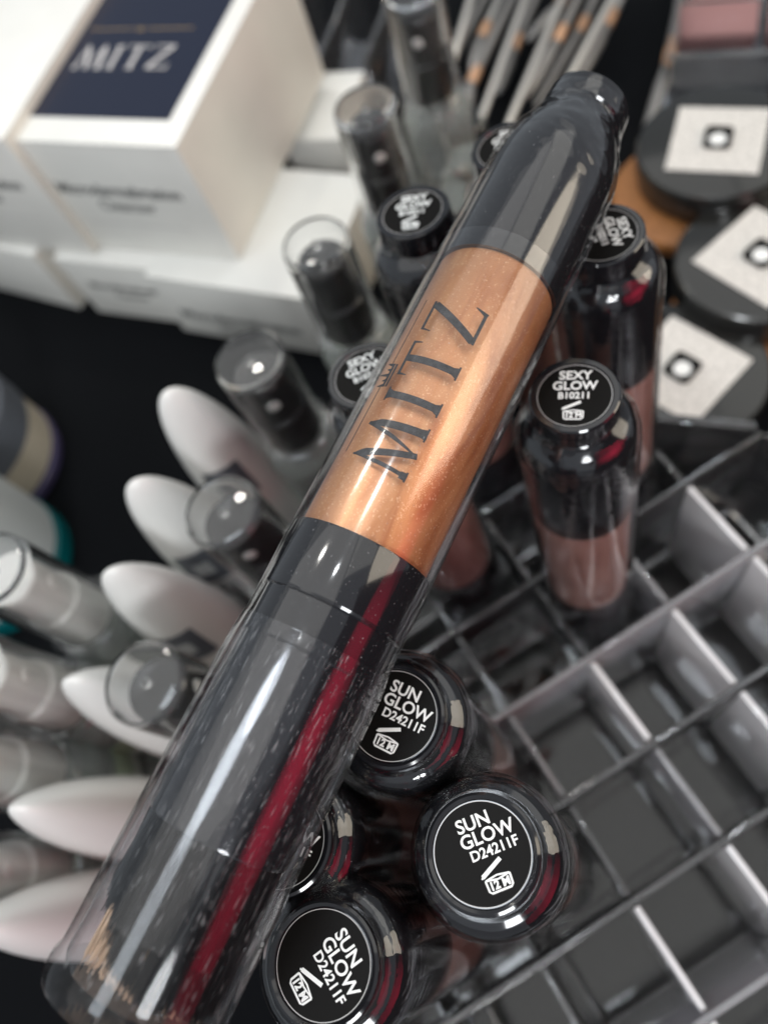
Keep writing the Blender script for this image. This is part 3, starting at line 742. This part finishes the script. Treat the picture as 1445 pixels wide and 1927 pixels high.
BR = [((800, 215), (838, 140), (940, -60), 'brush leftmost of the bundle, partly behind the far sprayer'),
      ((880, 150), (906, 72), (965, -60), 'brush with bright copper ferrule just right of the far sprayer'),
      ((868, 240), (885, 158), (1000, -80), 'brush whose copper ferrule sits above the clear bottles'),
      ((930, 190), (965, 95), (1035, -70), 'silver brush in the middle of the bundle with a hidden ferrule'),
      ((985, 90), (1052, 12), (1090, -70), 'brush with copper ferrule at the very top edge'),
      ((980, 200), (1046, 80), (1115, -60), 'brush with dull copper ferrule left of the brighter one'),
      ((1000, 215), (1088, 62), (1150, -70), 'brush with round copper ferrule above the tip of the lying pen'),
      ((1085, 160), (1140, 50), (1200, -70), 'rightmost silver brush of the bundle, bright along its handle'),
      ((1205, 292), (1256, 122), (1290, -60), 'single brush lying apart from the bundle beside the compacts')]
for i, (a, f, e, lb_) in enumerate(BR):
    brush(a, f, e, lb_, h0=.006+.004*(i % 3), h1=.010+.005*(i % 3), hm='silver' if i % 3 == 1 else 'dull_silver')
for i, (a, e) in enumerate((((905, 225), (1005, -50)), ((955, 238), (1080, -55)), ((1040, 205), (1182, -60)), ((850, 120), (900, -50)))):
    A = at(*a, .016); E_ = at(*e, .024)
    t = rod(Vector((0, 0, 0)), E_-A, [(0, 1.2), (.03, 1.7), (.5, 1.9), (1, 1.6)], 'brush_handle', M['silver'], None); t.location = A
    tag(t, ['thin bright silver handle just right of the far sprayer', 'long silver handle crossing the middle of the brush bundle', 'long pale silver handle ending at the tip of the lying pen', 'short silver handle behind the far sprayer'][i], 'brush handle', 'loose silver handles in the brush bundle')

# ---------------------------------------------------------------- clear acrylic trays at the top
p = at(1395, 60, .03)
pal = thing('acrylic_palette', 'clear acrylic palette with rose and grey pans in the upper right corner', 'palette', None, Matrix.Translation((p.x+.018, p.y+.034, 0)) @ Matrix.Rotation(math.radians(-14), 4, 'Z'))
link('tray', boxme('tray', 70, 92, 4, .6), M['acrylic'], pal, (0, 0, .0005))
for x in (-34, 34): link('wall', boxme('wall', 2.4, 92, 22, .5), M['acrylic'], pal, (x/1000, 0, .0048))
for y in (-44.5, -14, 16, 44.5): link('wall', boxme('wall', 65.2, 2.4, 22, .5), M['acrylic'], pal, (0, y/1000, .0048))
for j, y in ((1, 1), (2, 30)):
    for i, x in enumerate((-16.5, 16.5)):
        link('powder_pan', boxme('powder_pan', 29, 25, 6, .8), M[('smoke_powder', 'rose_powder', 'smoke_powder', 'rose_powder')[(j+i*3) % 4] if j != 1 else 'rose_powder'], pal, (x/1000, y/1000, .0050))
p = at(600, 60, .03)
fr = thing('acrylic_stand', 'clear acrylic stand with open slots behind the white cartons', 'stand', None, Matrix.Translation((p.x, p.y, 0)) @ Matrix.Rotation(math.radians(-16), 4, 'Z'))
link('base', boxme('base', 70, 60, 3, .6), M['acrylic'], fr, (0, 0, .0003))
for x in (-33, -11, 11, 33): link('wall', boxme('wall', 2.4, 58, 34, .6), M['acrylic'], fr, (x/1000, 0, .0036))
link('front_wall', boxme('front_wall', 63, 2.4, 16, .6), M['acrylic'], fr, (0, -.031, .0036))
# two stoppered clear vials between the far sprayers and the lying pen
VB = lathe('vial', [(0, .5), (9.4, .5), (10, 1.4), (10, 58), (9, 61), (7, 63), (6.4, 64), (6.4, 66), (0, 66)], 40, 30)
VC = lathe('stopper', [(0, 66.2), (7, 66.2), (7.2, 67), (7.2, 80), (6.6, 80.8), (0, 81)], 40, 30)
for px, lb_ in (((868, 222), 'clear vial beside the upper left flank of the lying pen'), ((835, 300), 'clear vial with pale stopper behind the blurred SEXY GLOW pen')):
    p = at(px[0], px[1], .081)
    t = thing('glass_vial', lb_, 'vial', 'clear vials behind the pens', Matrix.Translation((p.x, p.y, 0)))
    link('vial', VB, M['clear_liquid'], t); link('stopper', VC, M['overcap'], t)

# ---------------------------------------------------------------- added dark sheet out of view, blocking light for the pens' dark reflections
bm = bmesh.new(); nu, nv = 28, 30; V = {}
for i in range(nu+1):
    for j in range(nv+1):
        u = -1+2*i/nu; v = j/nv
        V[i, j] = bm.verts.new((u*(.26-.05*v), .13*u*u+.010*math.sin(u*9+v*4)+.05*v, v*.55))
for i in range(nu):
    for j in range(nv): bm.faces.new((V[i, j], V[i+1, j], V[i+1, j+1], V[i, j+1]))
bmesh.ops.solidify(bm, geom=list(bm.faces), thickness=.006)
mat('blocker_cloth', (0.010, 0.014, 0.022), 0.85, bump=0.2, bscale=900)
blk = link('blocker', me_from(bm, 'blocker'), M['blocker_cloth']); blk.location = (.42, -.26, -.001); blk.rotation_euler = (0, 0, math.radians(63-90+90))
tag(blk, 'added unseen dark sheet that gives the dark band mirrored in the clear cap', 'blocker')
